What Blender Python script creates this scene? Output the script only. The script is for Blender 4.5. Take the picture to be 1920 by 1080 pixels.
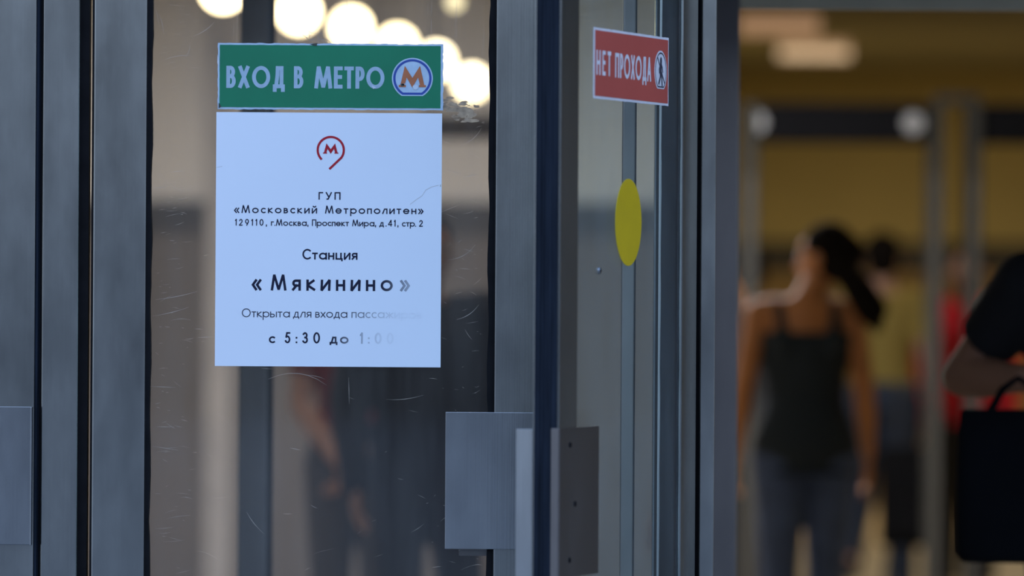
import bpy, bmesh, math, random
from mathutils import Vector, Matrix, Euler
random.seed(7)
S = bpy.context.scene
for o in list(bpy.data.objects): bpy.data.objects.remove(o)
COL = S.collection
R = math.radians; PI = math.pi

# ---------------------------------------------------------------- camera, sky, exposure
FOC_D = 10.667          # metres from camera to the closed doors, 200 mm lens on full frame
CAM_H = 1.45
cd = bpy.data.cameras.new('camera'); cam = bpy.data.objects.new('camera', cd); COL.objects.link(cam)
cam.location = (0, -FOC_D, CAM_H)
cd.lens = 200; cd.sensor_width = 36; cd.clip_end = 300; cd.clip_start = .5
cd.shift_y = -10/1920
cd.dof.use_dof = True; cd.dof.focus_distance = FOC_D-.06; cd.dof.aperture_fstop = 2.5; cd.dof.aperture_blades = 0
roll = R(0.36)
# level camera looking along +Y, rolled slightly
M = Matrix.Rotation(-roll, 4, 'Y') @ Matrix.Rotation(R(90), 4, 'X')
cam.matrix_world = Matrix.Translation(cam.location) @ M
S.camera = cam
S.view_settings.view_transform = 'Standard'; S.view_settings.look = 'None'
S.view_settings.gamma = 1; S.view_settings.use_curve_mapping = False
S.view_settings.exposure = 0.0
S.cycles.transparent_max_bounces = 24
S.cycles.max_bounces = 8
S.cycles.use_denoising = True

w = bpy.data.worlds.new('sky'); S.world = w; w.use_nodes = True
nt = w.node_tree; nt.nodes.clear()
out = nt.nodes.new('ShaderNodeOutputWorld'); bg = nt.nodes.new('ShaderNodeBackground')
tc = nt.nodes.new('ShaderNodeTexCoord'); sp = nt.nodes.new('ShaderNodeSeparateXYZ')
mr = nt.nodes.new('ShaderNodeMapRange'); cr = nt.nodes.new('ShaderNodeValToRGB')
nt.links.new(tc.outputs['Generated'], sp.inputs[0]); nt.links.new(sp.outputs['Z'], mr.inputs['Value'])
mr.inputs['From Min'].default_value = -.05; mr.inputs['From Max'].default_value = .9
nt.links.new(mr.outputs[0], cr.inputs['Fac'])
cr.color_ramp.elements[0].color = (.62, .74, .95, 1); cr.color_ramp.elements[1].color = (.33, .53, 1.0, 1)
nt.links.new(cr.outputs[0], bg.inputs['Color']); bg.inputs['Strength'].default_value = 1.88
nt.links.new(bg.outputs[0], out.inputs['Surface'])

# ---------------------------------------------------------------- materials
MATS = {}
def _mat(name):
    m = bpy.data.materials.new(name); m.use_nodes = True; MATS[name] = m
    return m, m.node_tree, m.node_tree.nodes['Principled BSDF']
def pmat(name, col, rough=.6, metal=0, var=.08, scale=8, stretch=(1, 1, 1), bump=0, bscale=60, spec=.5, emit=None, estr=0, sheen=0):
    m, nt, b = _mat(name)
    N = nt.nodes; L = nt.links
    tc = N.new('ShaderNodeTexCoord'); mp = N.new('ShaderNodeMapping'); mp.inputs['Scale'].default_value = stretch
    L.new(tc.outputs['Object'], mp.inputs[0])
    nz = N.new('ShaderNodeTexNoise'); nz.inputs['Scale'].default_value = scale; nz.inputs['Detail'].default_value = 4
    L.new(mp.outputs[0], nz.inputs['Vector'])
    cr = N.new('ShaderNodeValToRGB'); cr.color_ramp.elements[0].position = .3; cr.color_ramp.elements[1].position = .7
    cr.color_ramp.elements[0].color = tuple(c*(1-var) for c in col)+(1,); cr.color_ramp.elements[1].color = tuple(min(1, c*(1+var)) for c in col)+(1,)
    L.new(nz.outputs['Fac'], cr.inputs['Fac']); L.new(cr.outputs[0], b.inputs['Base Color'])
    b.inputs['Roughness'].default_value = rough; b.inputs['Metallic'].default_value = metal
    b.inputs['Specular IOR Level'].default_value = spec
    if sheen: b.inputs['Sheen Weight'].default_value = sheen
    if bump:
        n2 = N.new('ShaderNodeTexNoise'); n2.inputs['Scale'].default_value = bscale; L.new(mp.outputs[0], n2.inputs['Vector'])
        bp = N.new('ShaderNodeBump'); bp.inputs['Strength'].default_value = bump; bp.inputs['Distance'].default_value = .002
        L.new(n2.outputs['Fac'], bp.inputs['Height']); L.new(bp.outputs[0], b.inputs['Normal'])
    if emit:
        b.inputs['Emission Color'].default_value = emit+(1,); b.inputs['Emission Strength'].default_value = estr
    return m
def steel(name, col, rough, var=.10, smudge=.10):
    m, nt, b = _mat(name); N = nt.nodes; L = nt.links
    tc = N.new('ShaderNodeTexCoord')
    mp = N.new('ShaderNodeMapping'); mp.inputs['Scale'].default_value = (260, 260, 2.5); L.new(tc.outputs['Object'], mp.inputs[0])
    fine = N.new('ShaderNodeTexNoise'); fine.inputs['Scale'].default_value = 1; fine.inputs['Detail'].default_value = 3; L.new(mp.outputs[0], fine.inputs['Vector'])
    mp2 = N.new('ShaderNodeMapping'); mp2.inputs['Scale'].default_value = (9, 9, 3.5); L.new(tc.outputs['Object'], mp2.inputs[0])
    big = N.new('ShaderNodeTexNoise'); big.inputs['Scale'].default_value = 1; big.inputs['Detail'].default_value = 6; big.inputs['Roughness'].default_value = .62; L.new(mp2.outputs[0], big.inputs['Vector'])
    ramp = N.new('ShaderNodeValToRGB'); ramp.color_ramp.elements[0].position = .32; ramp.color_ramp.elements[1].position = .7
    ramp.color_ramp.elements[0].color = tuple(c*(1-var) for c in col)+(1,); ramp.color_ramp.elements[1].color = tuple(c*(1+var) for c in col)+(1,)
    L.new(big.outputs['Fac'], ramp.inputs['Fac'])
    mx = N.new('ShaderNodeMix'); mx.data_type = 'RGBA'; mx.blend_type = 'MULTIPLY'; mx.inputs['Factor'].default_value = 1
    r2 = N.new('ShaderNodeMapRange'); r2.inputs['To Min'].default_value = .93; r2.inputs['To Max'].default_value = 1.05; L.new(fine.outputs['Fac'], r2.inputs['Value'])
    L.new(ramp.outputs[0], mx.inputs['A']); L.new(r2.outputs[0], mx.inputs['B']); L.new(mx.outputs['Result'], b.inputs['Base Color'])
    rr = N.new('ShaderNodeMapRange'); rr.inputs['To Min'].default_value = rough-smudge; rr.inputs['To Max'].default_value = rough+smudge
    L.new(big.outputs['Fac'], rr.inputs['Value']); L.new(rr.outputs[0], b.inputs['Roughness'])
    b.inputs['Metallic'].default_value = .92
    bp = N.new('ShaderNodeBump'); bp.inputs['Strength'].default_value = .25; bp.inputs['Distance'].default_value = .0004
    L.new(fine.outputs['Fac'], bp.inputs['Height']); L.new(bp.outputs[0], b.inputs['Normal'])
    return m
def glassmat(name, tint, dirt, dirtcol, ior=1.5, rough=.0):
    m, nt, b = _mat(name); N = nt.nodes; L = nt.links
    N.remove(b); out = N['Material Output']
    tr = N.new('ShaderNodeBsdfTransparent'); tr.inputs['Color'].default_value = tint+(1,)
    gl = N.new('ShaderNodeBsdfGlossy'); gl.inputs['Roughness'].default_value = rough; gl.inputs['Color'].default_value = (1, 1, 1, 1)
    fr = N.new('ShaderNodeFresnel'); fr.inputs['IOR'].default_value = ior
    ge = N.new('ShaderNodeNewGeometry'); inv = N.new('ShaderNodeMath'); inv.operation = 'SUBTRACT'; inv.inputs[0].default_value = 1; L.new(ge.outputs['Backfacing'], inv.inputs[1])
    mu = N.new('ShaderNodeMath'); mu.operation = 'MULTIPLY'; L.new(fr.outputs[0], mu.inputs[0]); L.new(inv.outputs[0], mu.inputs[1])
    m1 = N.new('ShaderNodeMixShader'); L.new(mu.outputs[0], m1.inputs['Fac']); L.new(tr.outputs[0], m1.inputs[1]); L.new(gl.outputs[0], m1.inputs[2])
    df = N.new('ShaderNodeBsdfDiffuse'); df.inputs['Color'].default_value = dirtcol+(1,)
    tc = N.new('ShaderNodeTexCoord'); mp = N.new('ShaderNodeMapping'); mp.inputs['Scale'].default_value = (14, 14, 2); L.new(tc.outputs['Object'], mp.inputs[0])
    nz = N.new('ShaderNodeTexNoise'); nz.inputs['Scale'].default_value = 1; nz.inputs['Detail'].default_value = 7; nz.inputs['Roughness'].default_value = .65; L.new(mp.outputs[0], nz.inputs['Vector'])
    rg = N.new('ShaderNodeMapRange'); rg.inputs['From Min'].default_value = .35; rg.inputs['From Max'].default_value = .8
    rg.inputs['To Min'].default_value = dirt*.5; rg.inputs['To Max'].default_value = dirt*2
    L.new(nz.outputs['Fac'], rg.inputs['Value'])
    m2 = N.new('ShaderNodeMixShader'); L.new(rg.outputs[0], m2.inputs['Fac']); L.new(m1.outputs[0], m2.inputs[1]); L.new(df.outputs[0], m2.inputs[2])
    L.new(m2.outputs[0], out.inputs['Surface'])
    return m
def emat(name, col, strength):
    m, nt, b = _mat(name)
    b.inputs['Base Color'].default_value = (.3, .3, .3, 1); b.inputs['Emission Color'].default_value = col+(1,); b.inputs['Emission Strength'].default_value = strength
    return m
def inkmat(name, col, paper, x0, x1, fmax):
    """ink that has washed out towards the right end of a line of print"""
    m, nt, b = _mat(name); N = nt.nodes; L = nt.links
    tc = N.new('ShaderNodeTexCoord'); sp = N.new('ShaderNodeSeparateXYZ'); L.new(tc.outputs['Object'], sp.inputs[0])
    mr = N.new('ShaderNodeMapRange'); mr.interpolation_type = 'SMOOTHSTEP'; L.new(sp.outputs['X'], mr.inputs['Value'])
    mr.inputs['From Min'].default_value = x0; mr.inputs['From Max'].default_value = x1; mr.inputs['To Max'].default_value = fmax
    mx = N.new('ShaderNodeMix'); mx.data_type = 'RGBA'; L.new(mr.outputs[0], mx.inputs['Factor'])
    mx.inputs['A'].default_value = col+(1,); mx.inputs['B'].default_value = paper+(1,)
    L.new(mx.outputs['Result'], b.inputs['Base Color']); b.inputs['Roughness'].default_value = .6; b.inputs['Specular IOR Level'].default_value = .15
    return m

STEEL = steel('brushed_steel', (.24, .248, .235), .20, .17, .06)
STEEL2 = steel('brushed_steel_plate', (.265, .28, .285), .20, .14, .06)
STEELIN = steel('inner_steel', (.26, .25, .25), .30)
STEELDK = steel('dull_steel', (.155, .145, .14), .30)
BRONZE = steel('bronze_mullion', (.26, .215, .175), .38)
RUBBER = pmat('black_rubber', (.006, .006, .007), .7, var=.3, scale=30, spec=.12)
SEAL = pmat('navy_seal', (.012, .017, .026), .8, var=.3, scale=5, stretch=(20, 20, 1.5), spec=.08)
GLASS = glassmat('door_glass', (.86, .86, .85), .035, (.5, .47, .42))
GLASS2 = glassmat('open_door_glass', (.88, .97, 1.0), .035, (.50, .57, .57), ior=1.18)
SCR = pmat('scratch_marks', (.38, .33, .27), .6, var=.2, scale=40)
RESID = pmat('glue_residue', (.34, .25, .16), .8, var=.4, scale=70)
PAPERC = (.74, .80, .86)
PAPER = pmat('poster_paper', PAPERC, .65, var=.012, scale=4, spec=.15)
PALE = pmat('pale_sign_film', (.42, .55, .66), .5, var=.08, scale=60, spec=.3)
LETTER = pmat('sign_letter_film', (.33, .46, .55), .5, var=.08, scale=60, spec=.3)
GREEN = pmat('green_sign_film', (.006, .185, .088), .38, var=.13, scale=5, spec=.3)
BLUE = pmat('blue_film', (.012, .055, .30), .4, var=.05)
ORANGE = pmat('orange_film', (.42, .13, .045), .4, var=.08, scale=60)
CRIMSON = pmat('crimson_ink', (.40, .018, .03), .6, var=.05, spec=.15)
REDS = pmat('red_sign_film', (.42, .075, .055), .5, var=.06, scale=5, spec=.3)
REDLET = pmat('pale_letter_film', (.62, .63, .66), .5, var=.06, scale=60, spec=.3)
DARKINK = pmat('dark_film', (.03, .03, .05), .5, var=.05)
YELLOW = pmat('yellow_sticker', (.52, .37, .004), .5, var=.06, scale=12, spec=.3)

# ---------------------------------------------------------------- mesh helpers
def obj(name, bm, mats, parent=None, smooth=False, **props):
    me = bpy.data.meshes.new(name); bm.normal_update(); bm.to_mesh(me); bm.free()
    for m in (mats if isinstance(mats, (list, tuple)) else [mats]): me.materials.append(m)
    if smooth:
        for p in me.polygons: p.use_smooth = True
    o = bpy.data.objects.new(name, me); COL.objects.link(o)
    if parent: o.parent = parent
    for k, v in props.items(): o[k] = v
    return o
def empty(name, loc=(0, 0, 0), rz=0, **props):
    o = bpy.data.objects.new(name, None); COL.objects.link(o); o.location = loc; o.rotation_euler = (0, 0, rz); o.empty_display_size = .1
    for k, v in props.items(): o[k] = v
    return o
def box(bm, x0, x1, y0, y1, z0, z1, bev=0, seg=2, mat=0):
    r = bmesh.ops.create_cube(bm, size=1)
    vs = r['verts']
    bmesh.ops.scale(bm, vec=(x1-x0, y1-y0, z1-z0), verts=vs); bmesh.ops.translate(bm, vec=((x0+x1)/2, (y0+y1)/2, (z0+z1)/2), verts=vs)
    fs = {f for v in vs for f in v.link_faces}
    for f in fs: f.material_index = mat
    if bev:
        es = list({e for v in vs for e in v.link_edges})
        bmesh.ops.bevel(bm, geom=es, offset=bev, segments=seg, affect='EDGES', profile=.6)
def B(*a, **k):
    bm = bmesh.new(); box(bm, *a, **k); return bm
def BS(lst, bev=0):
    bm = bmesh.new()
    for l in lst: box(bm, *l, bev=bev)
    return bm
def cyl(bm, p0, p1, r0, r1=None, n=16, caps=True):
    r1 = r0 if r1 is None else r1
    p0, p1 = Vector(p0), Vector(p1); d = p1-p0
    q = d.to_track_quat('Z', 'Y').to_matrix().to_4x4()
    bmesh.ops.create_cone(bm, cap_ends=caps, segments=n, radius1=r0, radius2=r1, depth=d.length, matrix=Matrix.Translation((p0+p1)/2) @ q)
def ball(bm, c, r, seg=16, rot=None):
    r = (r, r, r) if isinstance(r, (int, float)) else r
    m = Matrix.Translation(c) @ (rot.to_4x4() if rot else Matrix()) @ Matrix.Diagonal((*r, 1))
    bmesh.ops.create_uvsphere(bm, u_segments=seg, v_segments=max(8, seg*3//4), radius=1, matrix=m)

# ---------------------------------------------------------------- print: stroke lettering and flat shapes in a u,v plane
def stroke(out, pts, w, cap=True, closed=False, miter=2.2, capstart=True, capend=True):
    P = [Vector(p) for p in pts]
    if not closed:
        for i in range(1, len(P)-1):
            a, b = P[i]-P[i-1], P[i+1]-P[i]
            if a.length > 1e-6 and b.length > 1e-6 and a.normalized().dot(b.normalized()) < -.2:   # sharp corner: two strokes and a flat apex
                a, b = a.normalized(), b.normalized(); e = (a-b).normalized(); p = P[i]+e*w*.42
                A = list(pts[:i])+[tuple(p)]; Bq = [tuple(p)]+list(pts[i+1:])
                stroke(out, A, w, cap, capend=False, capstart=capstart); stroke(out, Bq, w, cap, capstart=False, capend=capend)
                a = (p-P[i-1]).normalized(); b = (P[i+1]-p).normalized(); sg = -1 if a.x*b.y-a.y*b.x > 0 else 1
                out.append([p, p+Vector((-a.y, a.x))*w/2*sg, p+Vector((-b.y, b.x))*w/2*sg]); return
    n = len(P); h = w/2
    if closed: cap = False
    if cap and n > 1:
        d0 = (P[0]-P[1]).normalized()*h; d1 = (P[-1]-P[-2]).normalized()*h
        if capstart: P[0] = P[0]+d0
        if capend: P[-1] = P[-1]+d1
    L, Rr = [], []
    for i in range(n):
        if closed: a = (P[i]-P[i-1]).normalized(); b = (P[(i+1) % n]-P[i]).normalized()
        else:
            a = (P[i]-P[i-1]).normalized() if i else (P[1]-P[0]).normalized()
            b = (P[i+1]-P[i]).normalized() if i < n-1 else a
        na = Vector((-a.y, a.x)); nb = Vector((-b.y, b.x)); m = na+nb
        if m.length < 1e-4: m = na
        m.normalize(); k = min(miter, 1/max(.05, m.dot(na)))
        L.append(P[i]+m*h*k); Rr.append(P[i]-m*h*k)
    rng = n if closed else n-1
    for i in range(rng):
        j = (i+1) % n; out.append([L[i], Rr[i], Rr[j], L[j]])
def arc(cx, cy, rx, ry, a0, a1, n=None):
    n = n or max(6, int(abs(a1-a0)/10)); return [(cx+rx*math.cos(R(a0+(a1-a0)*i/n)), cy+ry*math.sin(R(a0+(a1-a0)*i/n))) for i in range(n+1)]
def circ(cx=.5, cy=.5, rx=.5, ry=.5): return ('c', arc(cx, cy, rx, ry, 0, 360, 36)[:-1])
# every glyph: width / cap height, 'C' capital or 'l' x-height, centre-line strokes in 0..1
def bowl(x0, y0, y1, xr=1.0):  # right-hand bowl, stem at x0
    ry = (y1-y0)/2; cy = (y0+y1)/2; xm = x0+(xr-x0)*.45
    return [(x0, y1)]+arc(xm, cy, xr-xm, ry, 90, -90, 14)+[(x0, y0)]
Bg = lambda t=.54: [[(0, 0), (0, 1)], bowl(0, t, 1, .88), bowl(0, 0, t)]
G = {
 'Г': (.50, 'C', [[(0, 0), (0, 1), (1, 1)]]), 'г': (.36, 'l', [[(0, 0), (0, 1), (1, 1)]]),
 'У': (.68, 'C', [[(0, 1), (.53, .3)], [(1, 1), (.36, 0), (.15, 0)]]),
 'П': (.66, 'C', [[(0, 0), (0, 1), (1, 1), (1, 0)]]), 'п': (.46, 'l', [[(0, 0), (0, 1), (1, 1), (1, 0)]]),
 'М': (.98, 'C', [[(0, 0), (.17, 1), (.5, .05), (.83, 1), (1, 0)]]),
 'О': (1.0, 'C', [circ()]), 'о': (.62, 'l', [circ()]), '0': (.60, 'C', [circ()]),
 'С': (.80, 'C', [arc(.6, .5, .6, .5, 50, 310)]), 'с': (.46, 'l', [arc(.62, .5, .62, .5, 55, 305)]),
 'а': (.62, 'l', [circ(), [(1, 0), (1, 1)]]),
 'к': (.46, 'l', [[(0, 0), (0, 1)], [(.9, 1), (.12, .5), (1, 0)]]),
 'В': (.52, 'C', Bg()), 'в': (.42, 'l', Bg()),
 'и': (.50, 'l', [[(0, 1), (0, 0), (1, 1), (1, 0)]]),
 'й': (.50, 'l', [[(0, 1), (0, 0), (1, 1), (1, 0)], arc(.5, 1.62, .3, .22, 200, 340, 6)]),
 'е': (.60, 'l', [[(0, .5), (1, .5)]+arc(.5, .5, .5, .5, 10, 320)]),
 'т': (.44, 'l', [[(0, 1), (1, 1)], [(.5, 0), (.5, 1)]]), 'Т': (.52, 'C', [[(0, 1), (1, 1)], [(.5, 0), (.5, 1)]]),
 'р': (.62, 'l', [circ(), [(0, -.55), (0, 1)]]), 'Р': (.50, 'C', [[(0, 0), (0, 1)], bowl(0, .42, 1)]),
 'л': (.50, 'l', [[(0, 0), (.42, 1), (1, 1), (1, 0)]]),
 'н': (.48, 'l', [[(0, 0), (0, 1)], [(1, 0), (1, 1)], [(0, .5), (1, .5)]]), 'Н': (.60, 'C', [[(0, 0), (0, 1)], [(1, 0), (1, 1)], [(0, .5), (1, .5)]]),
 'ц': (.56, 'l', [[(0, 1), (0, 0), (1, 0), (1, -.28)], [(.82, 0), (.82, 1)]]),
 'я': (.46, 'l', [[(1, 0), (1, 1), (.45, 1)]+arc(.4, .72, .36, .28, 90, 270, 10)+[(1, .44)], [(.5, .44), (.02, 0)]]),
 'ы': (.62, 'l', [[(0, 1), (0, 0), (.35, 0)]+arc(.38, .28, .27, .28, -90, 90, 10)+[(0, .56)], [(1, 0), (1, 1)]]),
 'д': (.58, 'l', [[(0, -.28), (0, 0), (1, 0), (1, -.28)], [(.18, 0), (.42, 1), (.84, 1), (.84, 0)]]),
 'Д': (.66, 'C', [[(0, -.2), (0, 0), (1, 0), (1, -.2)], [(.16, 0), (.32, .6), (.34, 1), (.82, 1), (.82, 0)]]),
 'х': (.46, 'l', [[(0, 0), (1, 1)], [(0, 1), (1, 0)]]), 'Х': (.60, 'C', [[(0, 0), (1, 1)], [(0, 1), (1, 0)]]),
 'ж': (.72, 'l', [[(.5, 0), (.5, 1)], [(0, 1), (.44, .5), (0, 0)], [(1, 1), (.56, .5), (1, 0)]]),
 'Е': (.48, 'C', [[(1, 1), (0, 1), (0, 0), (1, 0)], [(0, .53), (.88, .53)]]),
 'А': (.64, 'C', [[(0, 0), (.5, 1), (1, 0)], [(.2, .33), (.8, .33)]]),
 '1': (.26, 'C', [[(0, .82), (.9, 1), (.9, 0)]]),
 '2': (.54, 'C', [arc(.5, .72, .46, .28, 170, 0, 10)+[(.9, .55), (0, 0), (1, 0)]]),
 '3': (.52, 'C', [arc(.45, .76, .42, .24, 150, -80, 12), arc(.45, .27, .5, .27, 90, -150, 14)]),
 '4': (.60, 'C', [[(.76, 0), (.76, 1), (0, .25), (1, .25)]]),
 '5': (.52, 'C', [[(.9, 1), (.3, 1), (.16, .58)]+arc(.42, .32, .5, .32, 110, -150, 14)]),
 '9': (.58, 'C', [('c', arc(.5, .66, .5, .34, 0, 360, 24)[:-1]), [(.97, .55), (.42, 0)]]),
 ',': (.16, 'C', [[(.8, .06), (.3, -.16)]]), '.': (.12, 'C', [[(.45, 0), (.55, 0)]]),
 ':': (.12, 'C', [[(.45, .02), (.55, .02)], [(.45, .5), (.55, .5)]]),
 '«': (.50, 'l', [[(.42, 1), (0, .5), (.42, 0)], [(1, 1), (.58, .5), (1, 0)]]),
 '»': (.50, 'l', [[(0, 1), (.42, .5), (0, 0)], [(.58, 1), (1, .5), (.58, 0)]]),
}
WIDE = 1.22
def text(quads, s, x0, x1, yb, H, w, xh=.62, cond=1.0, xhw=None):
    """one word or line fitted between x0 and x1, baseline yb, cap height H, stroke w*H"""
    W = w*H
    wid = [G[c][0]*H*cond*(WIDE if G[c][1] == 'l' else 1) if c != ' ' else .34*H*cond for c in s]
    gap = ((x1-x0)-sum(wid))/max(1, len(s)-1)
    x = x0
    for c, cw in zip(s, wid):
        if c != ' ':
            hh = H if G[c][1] == 'C' else H*xh
            for st in G[c][2]:
                closed = isinstance(st, tuple); pts = st[1] if closed else st
                stroke(quads, [(x+W/2+px*(cw-W), yb+W/2+py*(hh-W)) for px, py in pts], W, cap=True, closed=closed)
        x += cw+gap
def flat(name, quads, mat, parent, y=0.0, **k):
    """flat print in the parent's u (x), v (z) plane, facing -y, at depth y"""
    bm = bmesh.new()
    for i, q in enumerate(quads):
        vs = [bm.verts.new((p[0], y-(i % 23)*.000008, p[1])) for p in q]
        f = bm.faces.new(vs); f.normal_update()
        if f.normal.y > 0: f.normal_flip()
    return obj(name, bm, mat, parent, **k)
def rrect(x0, x1, y0, y1, jag=0):
    if not jag: return [(x0, y0), (x1, y0), (x1, y1), (x0, y1)]
    rnd = random.Random(3); p = []
    def side(a, b, n, nx, ny):
        for i in range(n):
            t = i/n; j = rnd.uniform(-jag, jag)*(0 if i == 0 else 1); p.append((a[0]+(b[0]-a[0])*t+nx*j, a[1]+(b[1]-a[1])*t+ny*j))
    side((x0, y0), (x1, y0), 60, 0, 1); side((x1, y0), (x1, y1), 20, 1, 0); side((x1, y1), (x0, y1), 60, 0, 1); side((x0, y1), (x0, y0), 20, 1, 0)
    return p
def slab(name, poly, y0, y1, mat, parent, **k):
    """thin plate of outline poly in u,v between depths y0 (front) and y1"""
    bm = bmesh.new(); a = [bm.verts.new((p[0], y0, p[1])) for p in poly]; b = [bm.verts.new((p[0], y1, p[1])) for p in poly]
    bm.faces.new(a); bm.faces.new(b[::-1])
    for i in range(len(poly)):
        j = (i+1) % len(poly); bm.faces.new([a[j], a[i], b[i], b[j]])
    bmesh.ops.recalc_face_normals(bm, faces=bm.faces)
    return obj(name, bm, mat, parent, **k)
def badge_outline(cx, cy, r, flat_y):
    """circle with its foot cut flat"""
    a = math.degrees(math.asin((cy-flat_y)/r)); return arc(cx, cy, r, r, -a, 180+a, 48)

# px of the photograph at the door plane -> metres (used as plain measurements)
def X(px): return (px-960)/1000
def Z(py): return CAM_H+(530-py)/1000

# ---------------------------------------------------------------- setting: outside
PAV = pmat('paving', (.30, .29, .28), .8, var=.15, scale=2, bump=.3)
bm = B(-25, 25, -60, 0.0, -.12, 0.0); obj('floor_outside', bm, PAV, kind='structure')
FACADE = pmat('added_facade', (.20, .18, .165), .85, var=.12, scale=.5)
WINDARK = pmat('dark_windows', (.06, .07, .09), .2, var=.2)
bld = empty('added_building', (0, -50, 0), kind='structure')  # unseen low block, added to shape the light and reflections on the steel
obj('wall', B(-35, 35, -6, 0, 0, 5.6), FACADE, bld)
for i in range(12):
    for j in range(2):
        obj('window', B(-33+i*5.6, -30.4+i*5.6, -.05, .06, 1.0+j*2.5, 2.5+j*2.5), WINDARK, bld)

# ---------------------------------------------------------------- setting: hall
FLOOR = pmat('granite_floor', (.50, .41, .29), .42, var=.12, scale=30)
WALLY = pmat('yellow_wall', (.45, .385, .18), .8, var=.06, scale=1.5)
WALLG = pmat('greige_wall', (.55, .51, .47), .8, var=.05, scale=1.2)
DADO = pmat('brown_dado', (.115, .10, .092), .75, var=.10, scale=1.5)
BAND = pmat('dark_band', (.035, .032, .032), .6, var=.1)
CEIL = pmat('dim_ceiling', (.21, .20, .125), .85, var=.06, scale=2)
CEILL = pmat('pale_ceiling', (.6, .56, .5), .85, var=.04, scale=2)
FRONT = pmat('front_wall', (.42, .41, .40), .8, var=.08)
HY = 28.4
obj('floor', B(-7, 7, .0, HY+.3, -.12, 0), FLOOR, kind='structure')
obj('ceiling', B(-7, 7, .05, HY+.3, 2.92, 3.0), CEIL, kind='structure')
wb = empty('wall_back', (0, HY, 0), kind='structure')
obj('wall_panel', B(-7, 7, 0, .2, 0, 2.92), WALLY, wb)
obj('dark_band', B(.9, 7, -.03, 0, 1.53, 1.74), BAND, wb); obj('dado', B(.9, 7, -.015, 0, 0, 1.53), pmat('ochre_dado', (.30, .21, .09), .7), wb)
obj('wall_left', B(-7.2, -7, 0, HY+.3, 0, 2.92), WALLG, kind='structure')
obj('wall_right', B(7, 7.2, 0, HY+.3, 0, 2.92), WALLY, kind='structure')
PY = 14.33
wp = empty('wall_partition', (0, PY, 0), kind='structure')
obj('wall_panel', B(-7, .93, .0, .2, 0, 2.92), WALLG, wp)
obj('wall_return', B(.73, .93, .2, HY-PY, 0, 2.92), WALLY, wp)
obj('dark_band', B(-7, .93, -.03, 0, 1.66, 1.80), BAND, wp)
obj('dado', B(-7, .93, -.015, 0, .0, 1.66), DADO, wp)
for x in (-1.34, -1.28, -.62):
    obj('pilaster', B(x, x+.055, -.035, 0, 0, 2.92), pmat('pilaster_%d' % int(-x*100), (.40, .37, .35), .8), wp)
# front wall above and beside the doors
wf = empty('wall_front', (0, 0, 0), kind='structure')
obj('wall_lintel', B(-7.2, 7.2, .02, .30, 2.2, 6.0), FRONT, wf)
obj('wall_side', B(-7.2, -2.7, .02, .30, 0, 2.2), FRONT, wf)
obj('wall_side', B(2.15, 7.2, .02, .30, 0, 2.2), FRONT, wf)
obj('added_vestibule_wall', B(2.0, 2.1, .11, 2.3, 0, 2.9), pmat('added_wall_pale', (.75, .75, .76), .8), kind='structure')  # unseen pale side wall, added to be reflected in the open leaf's steel

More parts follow.
